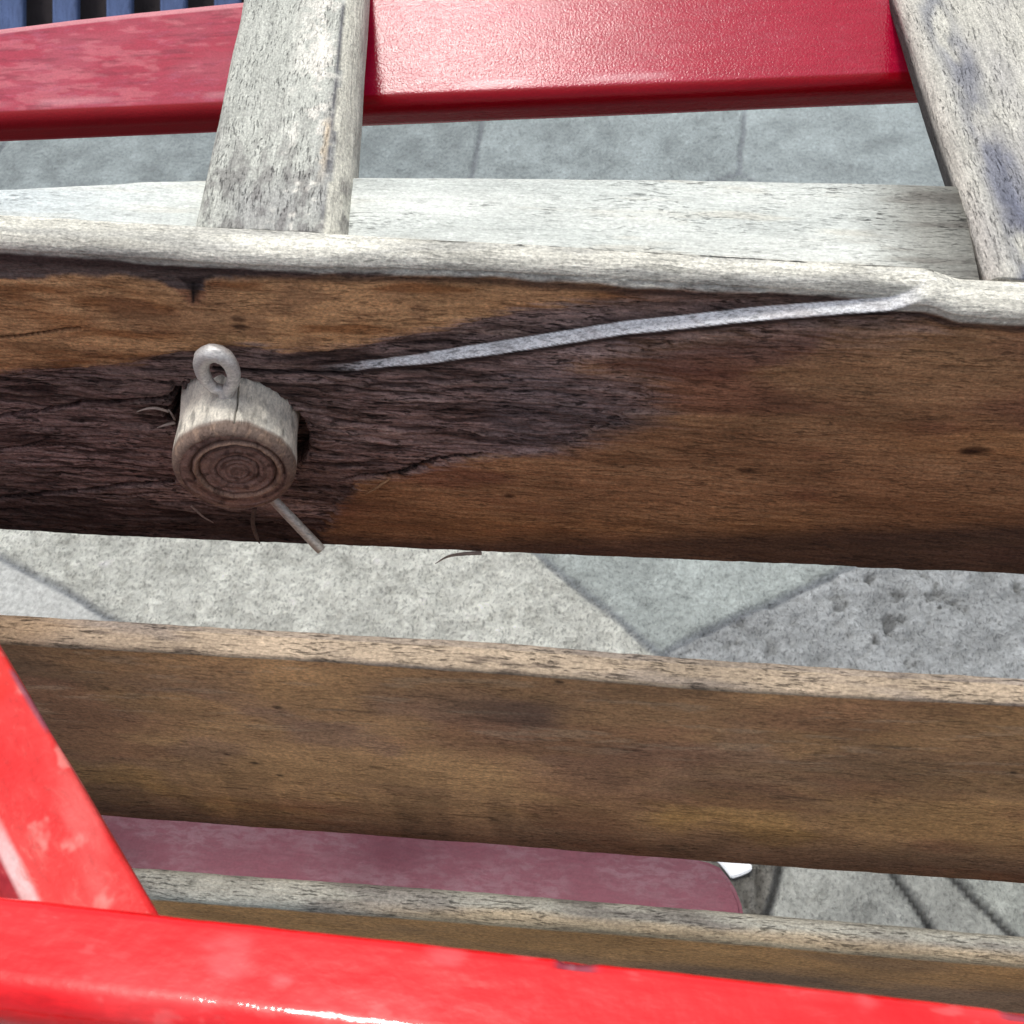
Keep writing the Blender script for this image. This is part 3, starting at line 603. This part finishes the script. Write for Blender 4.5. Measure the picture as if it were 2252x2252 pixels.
def paintD(B):
    X, Z, F, Y = B['X'], B['Z'], B['F'], B['Y']; n2 = fbm(X*45, Z*260+Y*260, 4, 122); n1 = fbm(X*12, Z*45, 4, 121)
    c = np.tile(S(190,144,94), X.shape+(1,)); c = mixc(c, S(130,106,88), sst(-.1, .5, n1)*.8)
    topm = (F >= 1) & (F <= 3); ct = np.tile(S(182,182,170), X.shape+(1,)); ct = mixc(ct, S(134,130,124), sst(-.2, .4, n2)*.8)
    u = (Y-B['y0'])/(B['y1']-B['y0']); ct = mixc(ct, S(196,172,134), (1-sst(.15, .5, u+.2*n2))*.7*sst(-.08, -.03, X))
    c = np.where(topm[..., None], ct, c); fx = fxa(B, .8, .45); fx[..., 0] = np.where(topm, 1.2, .6); return c, fx
pd = plank('lower_plank', .12, [(334,1967),(1100,2026),(1600,2064),(2252,2118)], [(292,1899),(1100,1958),(1600,1998),(2252,2052)], None, paintD, 125, (.002,.003,.003,.002), n=(60,26,4,4), dense=.0008)
pd['label'] = 'lowest brown plank with grey weathered top edge'

# ---- dusty pink lower slat with a rounded end
ZP = -.405
def pink():
    z = H+ZP; pe = [at(px, py, Z=ZP)[:2] for px, py in [(1560,1893),(1583,1903),(1602,1925),(1618,1950),(1632,1985),(1640,2030)]]
    import bmesh
    bm = bmesh.new(); out = [(XL, pe[0][1]+.004)] + [(pe[0][0]-.03, pe[0][1]+.0035), (pe[0][0]-.01, pe[0][1]+.0015)] + [tuple(p) for p in pe]
    e = pe[-1]; out += [(e[0]-.001, e[1]-.014), (e[0]-.007, e[1]-.024), (e[0]-.02, e[1]-.03), (XL, e[1]-.032)]
    vs = [bm.verts.new((x, y, z)) for x, y in out]; f = bm.faces.new(vs)
    r = bmesh.ops.extrude_face_region(bm, geom=[f]); bmesh.ops.translate(bm, verts=[v for v in r['geom'] if isinstance(v, bmesh.types.BMVert)], vec=(0,0,-.014))
    bmesh.ops.recalc_face_normals(bm, faces=bm.faces)
    bmesh.ops.bevel(bm, geom=[e_ for e_ in bm.edges if abs(e_.verts[0].co.z-e_.verts[1].co.z) < 1e-5], offset=.0018, segments=3, affect='EDGES')
    me = bpy.data.meshes.new('dusty_pink_slat'); bm.to_mesh(me); bm.free()
    n = len(me.vertices); set_attrs(me, np.tile(S(138,76,92), (n, 1)), np.tile(np.array([.8,.6,0]), (n, 1)))
    return link('dusty_pink_slat', me, M_PINK, chair, Matrix.Identity(4))
pink()

# ---- side frames and legs at both ends (outside the close-up) so the chair stands on the paving
GW = S(176,172,160)
for xq in (XL-.008, XR+.008):
    sgn = 1
    simple_box('side_frame', M_R, chair, xq-.013, xq+.013, .085, .44, H-.34, H-.212, GW)
    for yq in (.135, .40):
        upright('leg', M_R, chair, xq+(.0262 if xq > 0 else -.0262), yq, 0.0, H-.20, .026, .04, GW)

# ---- peg (dowel) through the beam with its split pin
def dowel():
    ctr = at(514, 1040, Y=YA-.0185); hc = np.array([hole[0], YA, hole[1]]); ax = norm(ctr-hc); ax = norm(np.array([ax[0]*.8, -1, ax[2]*.2-.05]))
    R0 = .0157; mw = frame(ctr, -ax, (0,0,1))      # local x runs into the beam
    na = 360; a = np.linspace(0, 2*math.pi, na, endpoint=False)
    prof = []                                     # (x, r, kind)
    for r in np.linspace(.0002, R0-.0022, 70): prof.append((0 , r, 0))
    for t in np.linspace(0, 1, 16)[1:]: prof.append((.0024*(1-math.cos(t*math.pi/2)), R0-.0022+.0022*math.sin(t*math.pi/2), 1))
    for x in np.linspace(.0031, .050, 110): prof.append((x, R0+.0002*math.sin(x*300), 2))
    prof = np.array(prof); X = np.repeat(prof[:, :1], na, 1); R = np.repeat(prof[:, 1:2], na, 1); K = np.repeat(prof[:, 2:3], na, 1); A = np.repeat(a[None, :], len(prof), 0)
    # local y/z : z up; angle measured from +y
    cy, cz = R*np.cos(A), R*np.sin(A)
    rc = np.hypot(cy+.0012, (cz-.0008)*1.05)+.0005*fbm(cy*110, cz*110, 3, 201)+.0002*fbm(cy*600, cz*600, 3, 204)
    rings = np.sin(rc*2*math.pi/.0019 + 3*fbm(rc*500, rc*0, 2, 205))*(.4+.6*sst(-.3,.3,fbm(cy*200, cz*200, 2, 206))); g1 = np.exp(-((rc-.0098)/.00028)**2); g2 = np.exp(-((rc-.0117)/.0003)**2)*(cz > -.002); g3 = np.exp(-((rc-.0056)/.0003)**2)
    endf = (K == 0)
    dx = endf*(.00022*rings + .0008*g1 + .0007*g2 + .0006*g3 + .0003*fbm(cy*500, cz*500, 4, 202) - .0006*np.exp(-((rc-.0108)/.0006)**2))
    dx = dx*sst(0, .001, R)
    dr = -.00025*fbm(X*100, A*4, 4, 203)*(K == 2)
    # check (crack) along the top, running from the pin to the end face
    ca = math.pi/2+.20; crk = np.exp(-(((A-ca-.02*fbm(X*300, X*0, 2, 207)))*R0/.00016)**2)*(K == 2)*(X < .02)
    dr = dr - .0016*crk*(K >= 1); dx = dx + .0010*crk*(K == 0)
    P = np.stack([X+dx, (R+dr)*np.cos(A), (R+dr)*np.sin(A)], -1)
    me = grid_mesh('peg', P)
    n1 = fbm(X*90, A*3, 4, 211); n2 = fbm(X*400, A*14, 4, 212)
    c = np.tile(S(242,237,222), X.shape+(1,)); c = mixc(c, S(188,186,178), sst(.0, .5, n1)*.8); c = mixc(c, S(110,108,104), sst(.15, .5, fbm(X*160, A*7, 4, 213))*.6)
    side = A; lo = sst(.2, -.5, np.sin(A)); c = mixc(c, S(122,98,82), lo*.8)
    rim = 1-sst(.0026, .0040+.002*np.maximum(0, np.cos(A)), X+.0008*n1); c = mixc(c, S(116,92,80), rim*.9*(K >= 1)); c = mixc(c, S(206,176,150), (K == 1)*sst(.1,.4,fbm(A*9, X*500, 3, 215))*.3)
    ce = np.tile(S(146,120,110), X.shape+(1,)); ce = mixc(ce, S(80,60,54), sst(-.2, .9, -rings)*.7); ce = mixc(ce, S(48,34,30), np.clip(g1+g2+g3*.7, 0, 1)*.85); ce = mixc(ce, S(176,146,122), np.exp(-((rc-.0107)/.0007)**2)*.6)
    ce = mixc(ce, S(160,130,112), sst(.1, .5, fbm(cy*260, cz*260, 4, 217))*.5); ce = mixc(ce, S(62,44,40), sst(.1, .5, fbm(cy*500, cz*500, 4, 218))*.6)
    c = np.where(endf[..., None], ce, c); c = mixc(c, S(30,24,22), np.clip(crk, 0, 1)*.9)
    fx = np.zeros(X.shape+(3,)); fx[..., 0] = .8; fx[..., 1] = .4
    set_attrs(me, c.reshape(-1, 3), fx.reshape(-1, 3))
    return link('peg', me, M_DW, chair, mw), mw, R0
peg, mwP, R0 = dowel(); peg['label'] = 'round weathered wooden peg poking through the cracked beam'
M_PIN = wood('dull_pin_metal', dash=.25, streak=.1, blotch=.2, bump=.00018, seed=12, rough=.5, k=.8)
pinm = M_PIN.node_tree.nodes['Principled BSDF']; pinm.inputs['Metallic'].default_value = .35; pinm.inputs['Specular IOR Level'].default_value = .5
YP = .2140
loop = [(490,862),(470,852),(452,832),(443,808),(447,787),(464,777),(486,781),(503,796),(513,818),(513,840),(503,858)]
# eye and shank as one bent rod
rp = [P3(496,905,YP-.001)] + [P3(x, y, YP) for x, y in loop] + [P3(494,910,YP+.001)]
tube('pin_eye', rp, [.0014,.0014,.0015,.0017,.0020,.0023,.0024,.0023,.0020,.0018,.0017,.0016,.0014], M_PIN, peg, S(214,212,208), ns=20, sub=8)
e0 = at(572, 1068, Y=.2085); e1 = at(705, 1208, Y=.2005)
tube('pin_leg', [e0, e0*.5+e1*.5, e1*.97+e0*.03, e1], [.00135,.0014,.0014,.0013], M_PIN, peg, S(200,196,186), ns=16)

# ------------------------------------------------------------------ THE BRIGHT RED CHAIR IN FRONT
red = bpy.data.objects.new('red_chair', None); COL.objects.link(red); red.location = (0, .07, 0); bpy.context.view_layer.update()
red['label'] = 'bright glossy red painted chair frame closest to the viewer, along the bottom and lower left'; red['category'] = 'chair'
ZN = -.185
def near_rail():
    tl = at(0, 1962, Z=ZN); tr = at(2252, 2214, Z=ZN); mid = at(1126, 2086, Z=ZN)
    xd = norm(tr-tl); yd = norm(np.cross([0,0,1], xd)); a = math.radians(-7); up = norm(np.cross(xd, yd*math.cos(a)+np.array([0,0,1])*math.sin(a)))
    mw = frame(tl, xd, up); W = -to_local(mw, atp(0, 2215, tl, up))[1]
    k = to_local(mw, mid)[1]; L = np.linalg.norm(tr-tl)
    def y1(x): return k*(1-((x-L/2)/(L/2))**2)*(np.abs(x-L/2) < L/2)
    def pf(B):
        X, Y, F = B['X'], B['Y'], B['F']; n1 = fbm(X*30, Y*90, 4, 301)
        c = np.tile(S(236,20,28), X.shape+(1,)); c = mixc(c, S(238,60,62), sst(.1, .5, n1)*.5); n5 = fbm(X*220, Y*500, 3, 308); c = mixc(c, S(196,12,22), sst(.1,.5,fbm(X*25, Y*700, 4, 309))*.35); c = mixc(c, S(240,120,118), sst(.35,.55,n5)*sst(.0,.4,n1)*.35)
        p0 = to_local(mw, atp(500, 2130, tl, up)); dd = np.hypot((X-p0[0])*.8, Y-p0[1]); c = mixc(c, S(236,110,112), (1-sst(.001, .0050, dd+.004*n1+.002*n5))*.45)
        for px, py, s in ((985,2100,.002),(615,2160,.0018),(1170,2090,.0022),(1280,2120,.0018),(1900,2200,.002)):
            p = to_local(mw, atp(px, py, tl, up)); dd = np.hypot((X-p[0])*.7, Y-p[1]); c = mixc(c, S(238,120,122), (1-sst(s*.2, s, dd+.0015*n1+.001*n5))*.35)
        chip = (F == 3)*sst(.2, .4, fbm(X*70, X*0+.5, 3, 305)); c = mixc(c, S(70,60,80), chip*.7); c = mixc(c, S(200,190,195), chip*sst(.5,.6,fbm(X*70, X*0+.5, 3, 305)))
        fx = fxa(B, .5, .22); fx[..., 0] = .35+.5*sst(.1,.5,n1); return c, fx
    dsp = lambda B: (.00018*fbm(B['X']*60, B['Y']*120, 4, 306) - .0005*(B['F'] == 3)*sst(.25, .5, fbm(B['X']*70, B['X']*0+.5, 3, 305)), 0, 0)
    board('seat_rail', M_RED, red, mw, np.linspace(-.16, L+.16, 700), -W, y1, -.018, 0, (.006,.0055,.0022,.003), (20,60,10,6), 14, paint=pf, disp=dsp)
    return mw, W, L, tl, up
mwN, WN, LN, tlN, upN = near_rail()
def near_slat():
    z = ZN-.004; a0 = at(340, 1998, Z=z); a1 = at(0, 1422, Z=z); b0 = at(70, 1966, Z=z); b1 = at(0, 1817, Z=z)
    mw = frame(a0, a1-a0, (0,0,1)); L = np.linalg.norm(a1-a0); lb0, lb1 = to_local(mw, b0), to_local(mw, b1)
    wl = lambda x: lb0[1] + (x-lb0[0])*(lb1[1]-lb0[1])/(lb1[0]-lb0[0])*.5 + .0062

    def pf(B):
        X, Y, F = B['X'], B['Y'], B['F']; n1 = fbm(X*40, Y*120, 4, 311); n2 = fbm(X*160, Y*200, 4, 312)
        c = np.tile(S(224,40,42), X.shape+(1,)); c = mixc(c, S(226,96,92), sst(-.1, .5, n1)*.75*sst(.062,.048,X+.35*Y)); c = mixc(c, S(236,150,140), sst(.3, .55, n2)*.6*sst(.062,.05,X+.35*Y))
        band = 1-sst(.002, .0055, np.abs(X+.35*Y-.0575)); c = mixc(c, S(226,34,30), band)
        u = B['y1']-Y; c = mixc(c, S(222,206,204), (1-sst(.0006, .0018, np.abs(u-.0056)+.0005*n2))*.85*sst(.045,.02,X)); c = mixc(c, S(150,20,40), (F >= 3)*(F <= 4)*1.0*(u < .0045))
        ed = (1-sst(.0004, .0012, Y-B['y0']))*sst(.1, .4, fbm(X*60, X*0, 3, 316)); c = mixc(c, S(110,90,110), ed*.7)
        return c, fxa(B, 1.0, .55)
    board('slat', M_RED2, red, mw, np.concatenate([np.arange(-.001, L+.03, .0006), np.arange(L+.033, .22, .005)]), 0, wl, -.014, 0, (.002,.0012,.0055,.003), (8,60,10,4), 12, paint=pf, disp=dispN(.0002, 60, 200, 313))
near_slat()
for k, xq in enumerate((-.145, LN+.145)):
    p = mwN @ Vector((xq, -WN/2, -.012)); upright('leg', M_RED, red, p.x, p.y, 0, p.z, .03, .016, S(220,24,30), fx=(.5,.3,0))
pb = mwN @ Vector((-.145, -WN/2, 0))
simple_box('rear_rail', M_RED, red, -.34, -.20, .235, .252, H-.225, H-.2045, S(220,24,30), fx=(.5,.3,0))
upright('leg', M_RED, red, -.32, .2435, 0, H-.224, .03, .016, S(220,24,30), fx=(.5,.3,0))

# ------------------------------------------------------------------ small white scrap on the paving
def scrap():
    pts = [(1560,1880),(1583,1897),(1598,1915),(1609,1930),(1630,1924),(1650,1915),(1656,1906),(1650,1898),(1620,1880)]
    P = np.array([at(px, py, Z=-H+.004) for px, py in pts]); o = P.mean(0); import bmesh
    bm = bmesh.new(); vs = [bm.verts.new(p-o) for p in P]; f = bm.faces.new(vs)
    r = bmesh.ops.extrude_face_region(bm, geom=[f]); bmesh.ops.translate(bm, verts=[v for v in r['geom'] if isinstance(v, bmesh.types.BMVert)], vec=(0,0,-.0035)); bmesh.ops.recalc_face_normals(bm, faces=bm.faces)
    bmesh.ops.bevel(bm, geom=list(bm.edges), offset=.0008, segments=2, affect='EDGES')
    me = bpy.data.meshes.new('white_scrap'); bm.to_mesh(me); bm.free(); n = len(me.vertices); set_attrs(me, np.tile(S(240,244,246), (n,1)), np.tile(np.array([0,.4,0.]), (n,1)))
    s = link('white_scrap', me, M_PIN2, None, Matrix.Translation(Vector(o))); s['label'] = 'small smooth white scrap on the paving beside the rounded end of the dusty pink slat'; s['category'] = 'scrap'
M_PIN2 = wood('white_plastic', dash=0, streak=0, blotch=.03, bump=.00005, speck=.03, rough=.5)
scrap()
